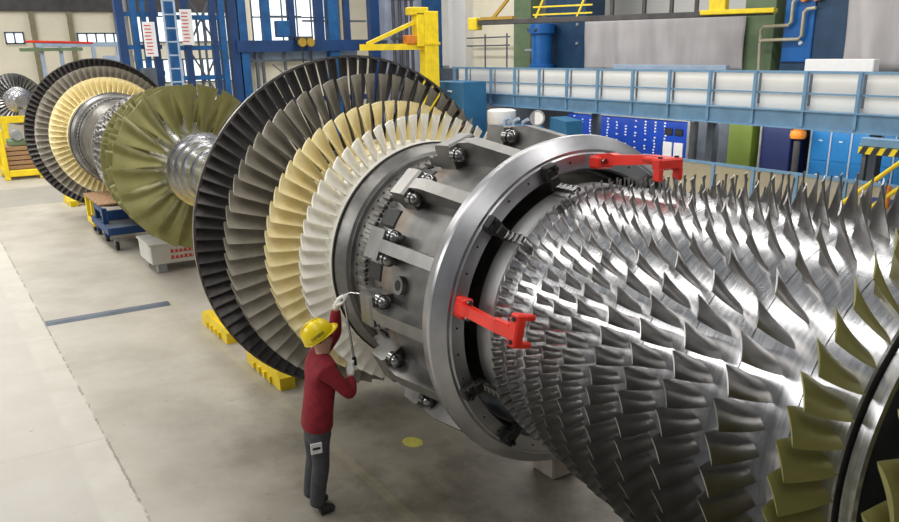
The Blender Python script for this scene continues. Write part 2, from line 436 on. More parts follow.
rib_mb.prism([(rx(-5.87), 1.11), (rx(-5.87), 1.30), (rx(-5.84), 1.325), (rx(-5.66), 1.335), (rx(-5.63), 1.32), (rx(-5.63), 1.12)], -.125, .125)
rib_mb.prism([(rx(-5.64), 1.12), (rx(-5.64), 1.325), (rx(-5.45), 1.35), (rx(-4.86), 1.285), (rx(-4.86), 1.15)], -.05, .05)
nose = MB()
nose.prism([(rx(-6.02), 1.10), (rx(-6.02), 1.19), (rx(-5.86), 1.22), (rx(-5.86), 1.10)], -.09, .09)
for yy in (-.07, 0, .07): nose.box((rx(-6.06), yy, 1.14), (.1, .035, .08), bev=.008)
def bolt_mb(s):
    b = MB()
    b.tube([(rx(-5.64), s*.09, 1.25), (rx(-5.58), s*.09, 1.25)], .058, 20)
    b.ball((rx(-5.55), s*.09, 1.25), .056, 16, 10, (.85, 1, 1))
    return b
ribme = rib_mb.mesh('rib', 'cast_grey', 20); noseme = nose.mesh('rib_nose', 'cast_grey')
bolts = [bolt_mb(s).mesh('bolt', 'bolt_steel', 60) for s in (-1, 1)]
plate = MB().box((rx(-6.0), 0, 1.06), (.22, .16, .11), bev=.012).mesh('retainer_plate', 'black_iron')
for k in range(15):
    th = 24*k+22.1; m_ = at_angle(th)
    rb = link('rib', ribme, ring); rb.matrix_local = m_
    link('rib_nose', noseme, rb)
    for b in bolts: link('bolt', b, rb)
    pl = link('retainer_plate', plate, ring); pl.matrix_local = at_angle(th+12)
for th in (9.6, -62, 130, 202):
    b = MB().tube([(rx(-5.45), 0, 1.13), (rx(-5.45), 0, 1.20)], .075, 24)
    o = b.build('port_boss', 'cast_grey', ring, 40); o.matrix_local = at_angle(th)
    d = MB().tube([(rx(-5.45), 0, 1.195), (rx(-5.45), 0, 1.203)], .042, 20).build('port_hole', 'black_gap', o)
hm = MB().tube([(rx(-4.653), 0, 1.15), (rx(-4.649), 0, 1.15)], .009, 8).mesh('bolt_hole', 'black_gap')
for k in range(36):
    o = link('bolt_hole', hm, ring); o.matrix_local = at_angle(10*k+3)
latch = MB().box((rx(-4.62), 0, 1.15), (.07, .11, .12), bev=.012)
latch.box((rx(-4.60), 0, 1.075), (.06, .085, .10), bev=.01)
latch.tube([(rx(-4.585), .03, 1.17), (rx(-4.565), .03, 1.17)], .018, 10); latch.tube([(rx(-4.585), -.03, 1.17), (rx(-4.565), -.03, 1.17)], .018, 10)
chain = MB()
for j in range(4):
    chain.tube([(rx(-4.56+.055*j), -.035, 1.045), (rx(-4.56+.055*j), .035, 1.045)], .019, 10)
    chain.box((rx(-4.54+.05*j), .03*(-1)**j, 1.045), (.07, .008, .03)); chain.box((rx(-4.54+.05*j), -.03*(-1)**j, 1.045), (.07, .008, .03))
lm = latch.mesh('latch', 'black_iron'); cm = chain.mesh('roller_chain', 'bolt_steel', 40)
for th in (72, 42, -22, -52, 128, 158, 200, 230):
    l = link('latch', lm, ring); l.matrix_local = at_angle(th); link('roller_chain', cm, l)

# ------------------------------------------------------------------ red clamps
def clamp(th, label, dx=0, oy=.025):
    t = thing('red_clamp', label, 'clamp', (dx, 0, AX), (R(90-th), 0, 0), 'red clamps on the casing ring')
    arm = MB()
    # lug on the ring, sloping arm, straight arm
    tf = lambda p: p
    arm.prism([(-4.63, 1.15), (-4.63, 1.205), (-4.48, 1.225), (-4.43, 1.215), (-4.10, 1.245), (-3.88, 1.245), (-3.88, 1.185), (-4.08, 1.185), (-4.42, 1.145), (-4.50, 1.135), (-4.58, 1.13)], -.036, .036)
    arm.build('arm', 'red_paint', t)
    lug = MB().box((-4.595, 0, 1.15), (.12, .15, .09), bev=.015)
    lo = lug.build('lug', 'red_paint', t)
    for s in (-1, 1): MB().tube([(-4.51, s*.055, 1.165), (-4.495, s*.055, 1.165)], .02, 12).build('bolt', 'bolt_steel', lo, 40)
    hd = MB().box((-3.90, oy, 1.21), (.085, .22, .075), bev=.012)
    hd.box((-3.89, oy+.09, 1.145), (.07, .04, .09), bev=.01); hd.box((-3.89, oy-.09, 1.145), (.07, .04, .09), bev=.01)
    hd.box((-4.03, oy*.8, 1.222), (.16, .08, .035), bev=.01)
    ho = hd.build('jaw', 'red_paint', t)
    for s in (-1, 1): MB().tube([(-3.895, s*.075+oy, 1.245), (-3.895, s*.075+oy, 1.258)], .016, 12).build('jaw_bolt', 'black_iron', ho, 40)
    return t
clamp(11.3, 'red steel clamp on the front of the casing ring, pointing right over the small blades')
clamp(91.5, 'red steel clamp on top of the casing ring, below the blue tool cabinet', .09, -.06)

# ------------------------------------------------------------------ supports
t = thing('support_block', 'grey block standing on the floor under the casing ring', 'block', (-5.64, .60, 0))
MB().box((0, 0, .42), (.34, .30, .84), bev=.02).build('block', 'wood_grey', t)
MB().box((0, 0, .86), (.30, .26, .04), bev=.01).build('pad', 'rubber', t)
def stand(x, label, saddle_r):
    t = thing('rotor_stand', label, 'stand', (x, 0, 0), group='yellow stands under the rotors')
    for s in (-1, 1):
        b = MB(); b.prism([(-.62, 0), (-.62, .16), (-.5, .22), (.5, .22), (.62, .16), (.62, 0)], s*.82-.1, s*.82+.1)
        for k in range(4): b.box((-.3+.2*k, s*.93, .06), (.05, .04, .08))
        bo = b.build('foot_beam', 'yellow_paint', t)
        MB().prism([(-.2, .2), (-.14, .46), (.14, .46), (.2, .2)], s*.82-.05, s*.82+.05).build('lifting_lug', 'yellow_paint', bo)
    for sx in (-.35, .35):
        MB().box((sx, 0, .14), (.16, 1.7, .2), bev=.01).build('cross_beam', 'yellow_paint', t)
    for sx in (-.35, .35):
        b = MB(); beam(b, (sx, -.62, .2), (sx*.5, -.34, 1.5), .13); beam(b, (sx, .62, .2), (sx*.5, .34, 1.5), .13)
        b.build('upright', 'yellow_paint', t)
    b = MB(); n = 20
    poly = [(-.5, 1.42)]+[(.5, 1.42), (.5, 1.9)]+[(saddle_r*cos(pi*(-k)/n), 2.05+saddle_r*sin(pi*(-k)/n)) for k in range(2, n-1)]+[(-.5, 1.9)]
    q = Matrix.Rotation(pi/2, 4, 'Z')
    b.prism(poly, -.2, .2, lambda p: q @ p); b.build('saddle', 'yellow_paint', t)
    return t
stand(-9.75, 'yellow stand foot on the floor right behind the near rotor, next to the worker', .43)
stand(-11.85, 'yellow stand foot under the far edge of the dark blades, farther from the worker', .34)
stand(-25.75, 'yellow stand low behind the second rotor, on the dark floor band', .43)

# ------------------------------------------------------------------ second and third rotors
km = kid_map()
DX = -15.05
r2_ = rotor.copy(); COL.objects.link(r2_); r2_.location.x = OX+DX
r2_['label'] = 'second rotor with large olive fan blades in front, behind the dark bladed rim'
for ch in km[rotor]:
    base = ch.name.split('.')[0]
    if base != 'turbine_stage' and base != 'fan_stage' and base != 'compressor_stage':
        copy_tree(ch, r2_, km); continue
    c = ch.copy(); COL.objects.link(c); c.parent = r2_
    bl = km.get(ch, [])
    olive = any(b.data.materials[0].name == 'olive_coat' for b in bl)
    if ch == T1:
        c.data = c.data.copy(); c.data.materials[0] = MT['cast_grey']; continue
    if base in ('turbine_stage', 'fan_stage') or (olive and ch.location.x+OX > -1.5):
        for b in bl: copy_tree(b, c, km)
    else:                                                      # the fine rows: too small to tell apart here
        mb = MB()
        for b in bl:
            q = b.matrix_local.copy() if False else Matrix.LocRotScale(b.location, b.rotation_euler, None)
            mb.add([q @ v.co for v in b.data.vertices], [tuple(p.vertices) for p in b.data.polygons])
        mb.build('compressor_blade', 'olive_coat' if olive else 'blade_steel', c, 60, kind='stuff')
r3 = thing('gas_turbine_rotor', 'silver bladed rotor end cut off at the left edge, farthest of the three', 'turbine rotor', (-42, -.2, 0))
for i, (x, rr, tr, n) in enumerate([(0, .62, 1.08, 34), (-.5, .7, 1.1, 40), (-1.0, .76, 1.12, 46)]):
    s = MB().lathe([(-.2, rr-.2), (-.2, rr), (.2, rr-.04), (.2, rr-.25)], 64).build('compressor_stage', 'drum_steel', r3, 35, (x, 0, 2.25))
    me = blade('b', None, rr-.03, tr, .22, .2, 25, 55, .1, th=.03, nz=4, nc=6).mesh('compressor_blade', 'blade_steel', 60)
    for k in range(n): link('compressor_blade', me, s, (0, 0, 0), (2*pi*k/n, 0, 0))
MB().lathe([(.2, .58), (.3, .56), (.32, .4), (.6, .38), (.62, .25), (1.3, .24), (1.3, .02)], 48, 2.25).build('front_shaft', 'rim_steel', r3, 35)
MB().lathe([(-3.5, .02), (-3.5, .5), (-1.2, .6)], 48, 2.25).build('drum', 'drum_steel', r3, 35)
t = thing('rotor_stand', 'yellow stand under the silver rotor at the left edge', 'stand', (-40.95, -.2, 0))
for s in (-1, 1): MB().box((0, s*.8, .7), (.5, .25, 1.4), bev=.02).build('upright', 'yellow_paint', t)
MB().box((0, 0, 1.5), (.5, 2.1, .28), bev=.02).build('saddle', 'yellow_paint', t)
MB().tube([(0, 0, 1.62), (0, 0, 1.9)], .15, 16).build('jack', 'grey_metal', t, 40)
# yellow rack of boards in front of it
t = thing('yellow_rack', 'yellow steel rack holding brown boards on the floor at far left', 'rack', (-33.0, -1.3, 0))
for x, y in ((-.75, -.55), (.75, -.55), (-.75, .55), (.75, .55)): MB().box((x, y, .85), (.17, .17, 1.7), bev=.02).build('post', 'yellow_paint', t)
for y in (-.55, .55):
    MB().box((0, y, .22), (1.35, .13, .22), bev=.02).build('lower_beam', 'yellow_paint', t)
for x in (-.75, .75): MB().box((x, 0, .22), (.13, .95, .22), bev=.02).build('end_beam', 'yellow_paint', t)
for k in range(5):
    b = MB().box((-33.0, -1.3, .40+.16*k), (1.25, .9, .13), bev=.01).build('wooden_board', 'plywood')
    props(b, ['brown wooden board on the floor of the yellow rack, lowest of five', 'brown wooden board second from the bottom in the yellow rack', 'brown wooden board in the middle of the yellow rack',
              'brown wooden board second from the top in the yellow rack', 'brown wooden board lying on top of the pile in the yellow rack'][k], 'board', 'boards in the yellow rack')
t = thing('machine_vice', 'grey and green machine part on top of the yellow rack at far left', 'machine part', (-33.0, -1.3, 1.11))
MB().box((0, 0, .1), (1.0, .6, .2), bev=.03).build('base', 'green_paint', t)
MB().tube([(-.5, 0, .36), (.55, 0, .36)], .17, 16).build('barrel', 'grey_metal', t, 40)

# ------------------------------------------------------------------ cart, crate, cable ramp, floor mark
t = thing('platform_cart', 'blue and yellow wheeled cart with plywood top under the second rotor', 'cart', (-19.75, -.45, 0))
def cb(name, c, d, m, p=t, **k): return MB().box(c, d, bev=.012).build(name, m, p, **k)
cb('plywood_top', (-.75, 0, .86), (2.0, 1.25, .05), 'plywood')
for x in (-1.55, -.9): 
    for y in (-.58, .58): cb('leg', (x, y, .52), (.09, .09, .64), 'yellow_paint', label='yellow leg')
for x in (-.35, .55):
    for y in (-.58, .58): cb('leg', (x, y, .52), (.11, .11, .64), 'blue_deep', label='blue leg')
cb('lower_deck', (.35, 0, .46), (1.9, 1.3, .07), 'slate'); cb('deck_rail', (.35, -.66, .45), (1.95, .05, .16), 'blue_deep'); cb('deck_rail', (1.32, 0, .45), (.05, 1.3, .16), 'blue_deep')
cb('side_rail', (-1.2, -.6, .3), (.75, .06, .12), 'yellow_paint'); cb('top_rail', (.1, -.6, .78), (1.0, .06, .12), 'blue_deep')
cb('end_panel', (.6, 0, .68), (.04, 1.1, .22), 'blue_deep')
for x, y in ((-1.5, -.5), (-.9, -.5), (.0, -.5), (1.1, -.5), (-1.5, .5), (1.1, .5)):
    c_ = MB().tube([(x, y-.03, .1), (x, y+.03, .1)], .1, 18).build('caster', 'rubber', t, 40)
    MB().box((x, y, .19), (.05, .1, .14)).build('fork', 'grey_metal', c_)
t = thing('crate', 'whitish crate with red print on the floor below the olive blades', 'crate', (-16.5, .02, 0))
MB().box((0, 0, .36), (.98, 1.7, .38), bev=.02).build('box', 'crate_white', t)
MB().box((0, 0, .565), (1.04, 1.76, .035), bev=.01).build('lid', 'crate_white', t)
for x in (-.38, .38):
    for y in (-.65, .65): MB().box((x, y, .085), (.14, .18, .17), bev=.01).build('foot', 'grey_metal', t)
random.seed(3)
for row, (z, n) in enumerate(((.41, 9), (.29, 11))):
    b = MB()
    for k in range(n): b.box((.494, -.45+k*.085, z), (.008, .05, .05 if k % 3 else .07))
    b.box((.493, -.45+(n-1)*.0425, z-.03), (.006, n*.085, .012)); b.build('printed_line', 'red_ink', t)
t = thing('cable_ramp', 'thin dark cable ramp strip lying across the pale concrete floor', 'cable ramp', (-13.85, -2.04, 0))
MB().prism([(-.13, 0), (-.06, .035), (.06, .035), (.13, 0)], -.95, .95).build('ramp', 'slate', t)
b = MB().zlathe([(0, .004), (.10, .004), (.13, 0)], 14).build('floor_marking', 'faded_yellow', None, loc=(-6.98, -.26, 0))
props(b, 'small yellow paint spot on the dirty floor right of the worker', 'floor marking'); b.scale = (1, .8, 1)

# ------------------------------------------------------------------ gallery walkway and what is above and below it
g = thing('gallery_walkway', 'long blue steel walkway with railing and white panels along the right wall', 'walkway', (-19, 14, 0))
gx0, gx1 = -28.4, -8.0
def gb(name, x0, x1, y0, y1, z0, z1, m, p=g, **k):
    return MB().box(((x0+x1)/2+19, (y0+y1)/2-14, (z0+z1)/2), (x1-x0, y1-y0, z1-z0)).build(name, m, p, **k)
gb('deck', gx0, gx1, 14.02, 17.6, 2.2, 2.32, 'grey_metal')
gb('fascia', gx0, gx1, 13.9, 14.02, 2.08, 2.46, 'gallery_blue')
gb('fascia_flange', gx0, gx1, 13.82, 14.02, 2.05, 2.08, 'gallery_blue'); gb('fascia_flange', gx0, gx1, 13.82, 14.02, 2.46, 2.49, 'gallery_blue')
gb('top_rail', gx0, gx1, 13.9, 13.98, 3.34, 3.40, 'gallery_blue'); gb('middle_rail', gx0, gx1, 13.93, 13.97, 2.86, 2.90, 'gallery_blue')
px = [-28.18, -27.33, -25.7, -24.25, -22.85, -21.4, -19.93, -18.4, -16.95, -15.5, -14.05, -12.6, -11.22, -9.8, -8.4]
for i, x in enumerate(px):
    gb('post', x-.04, x+.04, 13.84, 13.92, 2.12, 3.38, 'gallery_blue')
    if i < len(px)-1: gb('panel', x+.05, px[i+1]-.05, 14.05, 14.08, 2.49, 3.33, 'panel_white')
for x in (-26.5, -21.5, -16.5, -11.5):
    gb('support_column', x-.12, x+.12, 15.2, 15.44, 0, 2.2, 'slate')
# upper things stand on the wall side platform
struct('trim_3', MB().box((-20, 20.8, 1.6), (44, 6.4, 3.2)), 'slate')
Z0 = 3.2
def wallthing(name, label, cat, x0, x1, y0, y1, z0, z1, m, group=None):
    o = thing(name, label, cat, ((x0+x1)/2, (y0+y1)/2, z0), group=group)
    MB().box((0, 0, (z1-z0)/2), (x1-x0, y1-y0, z1-z0), bev=.02).build('body', m, o)
    return o
struct('wall_left', MB().box((-33.2, 19.3, 5.2), (4.2, .4, 10)), 'cream_wall')
struct('trim_4', MB().box((-35.4, 18.9, 5), (1.5, .5, 10)), 'white_wall')
o = wallthing('column', 'green painted column left of the dark blue machine', 'column', -30.7, -29.5, 18.6, 19.2, 0, 10, 'green_paint', 'green columns behind the walkway')
o = wallthing('column', 'green painted column between the long grey tarpaulin and the piped blue machine', 'column', -18.4, -17.25, 18.6, 19.2, 0, 10, 'green_paint', 'green columns behind the walkway')
o = wallthing('machine_tower', 'dark blue machine housing right of the blue cylinder above the walkway', 'machine', -28.25, -25.75, 18.4, 19.4, Z0, 7.5, 'dark_blue')
for z in (4.2, 4.9, 5.6): MB().box((.8, -.52, z-Z0), (.12, .06, .1)).build('fitting', 'grey_metal', o)
o = thing('hydraulic_cylinder', 'upright bright blue cylinder with flanges above the walkway', 'cylinder', (-27.75, 17.85, Z0))
MB().zlathe([(0, 0), (.5, 0), (.52, .12), (.52, .2), (.42, .22), (.42, 1.35), (.52, 1.4), (.52, 1.75), (.3, 1.8), (0, 1.8)], 28).build('barrel', 'cyl_blue', o, 35)
MB().tube([(-.95, -.1, .75), (-.4, -.1, .75)], .07, 10).build('hand_wheel', 'grey_metal', o, 40)
for s in (-.2, .2): MB().tube([(s, -.5, 1.55), (s, -.58, 1.55)], .07, 12).build('cap', 'chrome', o, 40)
def cloth(name, label, x0, x1, y, z0, z1, m, amp=.08, freq=3.0, lean=0):
    nx, nz = 60, 14; vs = []; fs = []
    for j in range(nz+1):
        for i in range(nx+1):
            u = i/nx; v = j/nz; x = x0+(x1-x0)*u
            vs.append((x+.03*sin(5*v+u*9)*(1-v), y+amp*sin(freq*(x+.35*v*lean))*(1.1-v*.6)+.04*sin(7*x+2*v), z0+(z1-z0)*v))
    for j in range(nz):
        for i in range(nx): fs.append((j*(nx+1)+i, j*(nx+1)+i+1, (j+1)*(nx+1)+i+1, (j+1)*(nx+1)+i))
    o = MB().add(vs, fs).build(name, m, None, 180)
    so = o.modifiers.new('s', 'SOLIDIFY'); so.thickness = .02
    return props(o, label, 'tarpaulin', 'grey tarpaulins hung behind the walkway')
cloth('tarpaulin', 'long grey tarpaulin hanging above the walkway between two machine towers', -25.7, -18.2, 18.4, Z0+.02, 5.0, 'tarp')
cloth('tarpaulin', 'pale grey tarpaulin with deep folds at the upper right edge', -14.7, -10.0, 18.3, Z0+.02, 7, 'tarp', .16, 4.2, 1.5)
o = wallthing('machine_tower', 'blue machine with bent tan pipes at the upper right', 'machine', -16.85, -14.7, 18.5, 19.5, Z0, 7.5, 'dark_blue')
MB().box((-.5, -.53, 1.7), (1.0, .06, 2.8), bev=.02).build('front_plate', 'cyl_blue', o)
for z, zz in ((1.35, 2.0), (.95, 1.7)):
    b = MB().tube([(-1.7+(.0 if z > 1 else .05), -.7, 0 if z < 1 else .9), (-1.7, -.7, z-.1), (-1.62, -.7, z), (-.75 if z > 1 else -.35, -.7, z), (-.66 if z > 1 else -.26, -.7, z+.1), (-.66 if z > 1 else -.26, -.7, zz), (-.56 if z > 1 else -.16, -.7, zz+.08), (-.3 if z > 1 else .1, -.68, zz+.1)], .05, 10)
    b.build('pipe', 'pipe_tan', o, 60)
for s in (-.3, .1): MB().tube([(s, -.75, 2.1), (s, -.55, 2.1)], .12, 14).build('valve', 'orange', o, 40)
MB().tube([(-.35, -.62, .85), (-.35, -.56, .85)], .06, 12).build('gauge', 'label_white', o, 40)
o = wallthing('rolled_sheet', 'low white wrapped stack on the ledge behind the walkway rail', 'stack', -15.4, -13.3, 17.7, 18.0, Z0, 3.6, 'label_white')
o = wallthing('steel_bar', 'long pale blue steel bar on the ledge below the grey tarpaulin', 'bar', -23.5, -18.3, 17.8, 18.0, Z0, 3.42, 'pale_blue')
# girder of the bridge crane
o = thing('crane_girder', 'long dark grey crane girder with yellow ends across the upper right', 'crane girder', (-21.7, 15.75, 4.88), (0, 0, R(25.5)))
MB().box((.15, 0, .06), (10.3, .26, .17), bev=.01).build('beam', 'girder', o)
MB().box((-5.05, 0, .02), (.35, .45, .42), bev=.02).build('end_block', 'yellow_paint', o)
MB().box((4.3, -.05, .10), (2.2, .55, .14), bev=.02).build('end_carriage', 'yellow_paint', o)
MB().box((3.7, -.05, .3), (.5, .45, .4), bev=.02).build('motor', 'yellow_paint', o)
b = MB()
for x in (-2.3, -.75): beam(b, (x-.3, 0, .15), (x, 0, .8), .06)
for z in (.25, .5): b.box((-1.6, 0, z), (2.2, .05, .05))
b.build('trolley_frame', 'yellow_paint', o)
b = MB(); b.box((-4.1, 0, .19), (1.3, .3, .1)); beam(b, (-4.3, 0, .2), (-3.7, 0, .8), .1); b.build('hoist', 'pulley_ochre', o)
for x in (.2, 1.3, 2.2, 3.0): MB().box((x, 0, .4), (.1, .16, .55)).build('hanger', 'girder', o)
o = thing('guard_rail', 'thin dark handrail in front of the cream wall above the walkway', 'railing', (-32.6, 18.6, Z0))
for x in (-.3, 2.0 -.6): MB().tube([(x, 0, 0), (x, 0, 1.5)], .035, 8).build('post', 'slate', o)
for z in (1.0, 1.35): MB().tube([(-1.8, 0, z), (1.6, 0, z)], .03, 8).build('rail', 'slate', o)
# under the gallery
o = thing('tool_cabinet', 'bright blue tool wall with columns of small white tags under the walkway', 'cabinet', (-21.45, 16.6, 0))
MB().box((0, .2, .85), (6.1, .4, 1.7), bev=.02).build('body', 'tool_blue', o)
tg = MB(); random.seed(5)
for k in range(11):
    x = -2.7+.46*k
    for j in range(12):
        if random.random() < .75: tg.box((x+random.uniform(-.03, .03), -.012, 1.62-.1*j), (.07, .02, .045))
tg.build('tags', 'label_white', o)
for x in (2.05, 2.5): MB().box((x, -.02, 1.36), (.34, .05, .22), bev=.02).build('screen', 'black_gap', o)
for x in (2.05, 2.52): MB().box((x, -.02, .80), (.38, .03, .46)).build('notice', 'label_white', o)
MB().box((3.08, 0, .9), (.10, .45, 1.9)).build('frame_post', 'grey_metal', o)
MB().box((.3, -.08, 1.78), (5.8, .1, .1)).build('top_frame', 'grey_metal', o)
o = wallthing('cabinet', 'dark cabinet under the walkway between tool wall and olive panel', 'cabinet', -18.1, -16.8, 16.5, 17.2, 0, 2.0, 'slate')
o = wallthing('machine_cabinet', 'olive green machine cabinet under the walkway', 'cabinet', -16.74, -15.9, 16.3, 17.0, 0, 2.0, 'olive_green')
o = wallthing('cabinet', 'navy blue cabinet with pale edge under the walkway', 'cabinet', -15.6, -14.65, 16.4, 17.1, 0, 2.0, 'navy')
MB().box((-.5, -.38, 1.0), (.06, .05, 1.95)).build('edge_strip', 'grey_metal', o)
o = thing('warning_lamp', 'round orange lamp on a dark post under the walkway', 'lamp', (-14.22, 16.1, 0))
MB().tube([(0, 0, 0), (0, 0, 1.5)], .09, 12).build('post', 'girder', o, 40)
MB().zlathe([(0, 1.56), (.19, 1.56), (.22, 1.64), (.2, 1.76), (.1, 1.82), (0, 1.82)], 20).build('lamp_head', 'orange', o, 40)
for k in range(5):
    x = -14.08+.60*k
    o = thing('locker', ['bright blue locker nearest the orange lamp', 'second bright blue locker right of the orange lamp', 'middle one of the five bright blue lockers at right',
                         'fourth bright blue locker right of the orange lamp', 'bright blue locker farthest right, cut off by the frame'][k], 'locker', (x+.29, 16.75, 0), group='blue lockers under the walkway')
    MB().box((0, 0, .95), (.585, .5, 1.9), bev=.01).build('body', 'locker_blue', o)
    for z in (.5, 1.42): 
        d = MB().box((.02, -.255, z), (.50, .02, .86), bev=.006).build('door', 'locker_blue', o)
        MB().box((.02, -.275, z+.1), (.10, .02, .025)).build('handle', 'label_white', d)
    MB().box((-.285, -.26, .95), (.05, .03, 1.9)).build('edge_strip', 'pale_blue', o)
o = thing('hazard_bar', 'black and yellow striped bar in front of the blue lockers', 'barrier bar', (-10.0, 13.5, 1.74))
MB().box((0, 0, 0), (1.6, .08, .15)).build('bar', 'yellow_paint', o)
b = MB()
for k in range(6): b.prism([(-.78+.27*k, -.077), (-.64+.27*k, -.077), (-.56+.27*k, .077), (-.70+.27*k, .077)], -.044, .044)
b.build('stripes', 'ink', o, kind='stuff')
MB().box((0, .1, .18), (1.6, .2, .2), bev=.02).build('lift_box', 'gallery_blue', o)
for s in (-.7, .7): MB().box((s, .1, -.85), (.1, .1, 1.86)).build('post', 'slate', o)
# barrier fence
o = thing('barrier_fence', 'low fence of yellowish clear panels with grey posts beyond the compressor blades', 'fence', (-14, 13.1, 0))
MB().box((2, 0, 1.1), (9.9, .06, .07)).build('top_rail', 'gallery_blue', o); MB().box((2, 0, .12), (9.9, .06, .07)).build('bottom_rail', 'gallery_blue', o)
for k in range(9):
    x = -2.96+1.24*k
    MB().box((x, 0, .55), (.08, .08, 1.1)).build('post', 'gallery_blue', o)
    if k < 8: MB().box((x+.62, 0, .61), (1.14, .015, .9)).build('panel', 'barrier_panel', o)
o = thing('stair_handrail', 'yellow sloping stair handrail at the right edge', 'handrail', (-9.0, 11.6, 0))
for dx, nm in ((-.12, 'rail'), (.5, 'rail')):
    MB().tube([(-.75+dx, 0, .86), (1.6+dx, 0, 2.9)], .045, 10).build(nm, 'yellow_paint', o, 40)
for x in (-.72, .42): MB().tube([(x, 0, 0), (x, 0, 1.0)], .045, 10).build('post', 'yellow_paint', o, 40)
MB().box((.05, .02, 1.1), (.14, .1, .5), bev=.02).build('bracket', 'orange', o)
MB().box((.4, .3, .5), (1.8, .5, 1.0), bev=.02).build('step_block', 'navy', o)
# left end of the gallery: blue case, hose reel, vessel, gauge
o = wallthing('switch_box', 'blue metal box at the left end of the walkway', 'box', -26.9, -25.0, 12.2, 13.2, 0, 2.95, 'cabinet_blue')
MB().box((.1, -.52, 2.62), (.25, .03, .05)).build('label_plate', 'label_white', o)
o = thing('hose_reel', 'dark red hose wheel below the blue metal box', 'hose reel', (-24.3, 11.3, 0))
b = MB(); b.tube([(cos(a*pi/16)*.75, 0, 1.35+sin(a*pi/16)*.75) for a in range(33)], .14, 10, False); b.build('hose', 'hose_red', o, 60)
b = MB(); b.tube([(0, -.2, 1.35), (0, .2, 1.35)], .15, 14); beam(b, (0, 0, 0), (0, 0, 1.35), .1); b.build('reel_stand', 'black_iron', o)
o = thing('vessel', 'cream round vessel on a blue frame under the walkway end', 'vessel', (-23.8, 13.0, 0))
MB().zlathe([(0, 1.55), (.46, 1.55), (.5, 1.6), (.5, 2.0), (.4, 2.05), (0, 2.06)], 24).build('tank', 'panel_white', o, 40)
for x, y in ((-.3, -.3), (.3, -.3), (-.3, .3), (.3, .3)): MB().box((x, y, .775), (.1, .1, 1.55)).build('leg', 'pale_blue', o)
o = thing('pump_unit', 'small blue machine with pipes left of the round gauge', 'machine', (-22.4, 12.8, 0))
MB().box((0, 0, .8), (1.5, .8, 1.6), bev=.04).build('body', 'cabinet_blue', o)
for x in (-.5, 0, .5): MB().tube([(x, -.3, 1.5), (x, -.3, 1.75), (x+.25, -.3, 1.85)], .06, 8).build('pipe', 'pale_blue', o, 40)
o = thing('pressure_gauge', 'round grey gauge on a post above the casing ribs', 'gauge', (-20.9, 12.3, 0))
MB().tube([(0, 0, 0), (0, 0, 1.75)], .05, 8).build('post', 'slate', o)
MB().tube([(0, 0, 1.95), (.12, -.1, 1.95)], .24, 20).build('dial_case', 'grey_metal', o, 40)
MB().tube([(.12, -.1, 1.95), (.125, -.105, 1.95)], .19, 20).build('dial', 'label_white', o, 40)
o = thing('control_desk', 'tilted blue desk panel left of the blue tool wall', 'desk', (-20.2, 12.9, 0))
MB().box((0, 0, .75), (.8, .6, 1.5)).build('body', 'cabinet_blue', o)
MB().prism([(-.42, 1.5), (-.38, 1.98), (.40, 1.88), (.44, 1.45)], -.35, .3).build('panel', 'cabinet_blue', o)

# ------------------------------------------------------------------ blue steel frames at the back
def frame_thing(label, loc, group='blue steel frames at the back'): return thing('steel_tower', label, 'steel tower', loc, group=group)
H = 9.0
o = frame_thing('tall blue portal frame with a wide crossbeam behind the near dark rim', (-32, 9.2, 0))
for y0, y1, m in ((6.3, 6.62, 'blue_deep'), (6.68, 6.99, 'blue_steel'), (12.2, 12.6, 'blue_deep'), (10.33, 10.77, 'blue_steel')):
    MB().box((0, (y0+y1)/2-9.2, H/2), (.35, y1-y0, H)).build('column', m, o)
MB().box((.1, .1, 4.28), (.3, 5.6, .42)).build('crossbeam', 'blue_deep', o)
MB().box((.1, .1, 2.25), (.2, 5.6, .2)).build('lower_beam', 'blue_deep', o)
for y0, y1 in ((7.63, 7.95), (9.81, 10.16), (8.7, 8.95), (11.08, 11.3)):
    MB().box((0, (y0+y1)/2-9.2, 6.7), (.25, y1-y0, 4.5)).build('upper_post', 'blue_steel' if y0 < 8 else 'blue_deep', o)
for y in (7.3, 7.55, 8.45, 9.55): MB().box((.0, y-9.2, 3.2), (.12, .09, 2.0)).build('mullion', 'slate', o)
MB().box((.02, 0, 3.75), (.12, 5.3, .1)).build('transom', 'slate', o)
MB().box((-.3, -.1, 3.1), (.08, 5.2, 1.9)).build('back_panel', 'cream_wall', o)
MB().box((-.25, -.1, 3.95), (.08, 5.2, .35)).build('header_panel', 'pale_blue', o)
b = MB(); beam(b, (.08, -1.3, 3.6), (.08, -.3, 2.8), .04); b.build('brace', 'slate', o)
MB().box((.1, -.8, 4.9), (.4, .5, .6), bev=.03).build('motor_box', 'blue_steel', o)
b = MB(); b.box((.0, -.7, 5.35), (.1, 1.5, .08)); b.box((0, .9, 5.2), (.1, 1.6, .07)); b.box((0, 2.4, 5.2), (.1, .9, .07)); b.build('upper_rail', 'slate', o)
o = thing('hoist_hook', 'pair of ochre hoist pulleys on the blue crossbeam', 'hoist', (-31.6, 9.15, 4.05))
for s in (-.17, .17):
    MB().tube([(.1, s, .35), (.25, s, .35)], .16, 16).build('pulley', 'pulley_ochre', o, 40)
    MB().tube([(.15, s, .3), (.15, s, -.4)], .03, 6).build('rope', 'black_iron', o)
MB().box((-.05, 0, .5), (.5, .6, .14)).build('hook_block', 'girder', o)
o = frame_thing('blue lattice tower with white sign boards above the olive blades', (-32, 5.0, 0))
for y0, y1, m in ((4.06, 4.34, 'blue_steel'), (4.62, 4.85, 'blue_deep'), (5.65, 5.85, 'blue_deep'), (5.95, 6.18, 'blue_steel')):
    MB().box((0, (y0+y1)/2-5, H/2), (.3, y1-y0, H)).build('column', m, o)
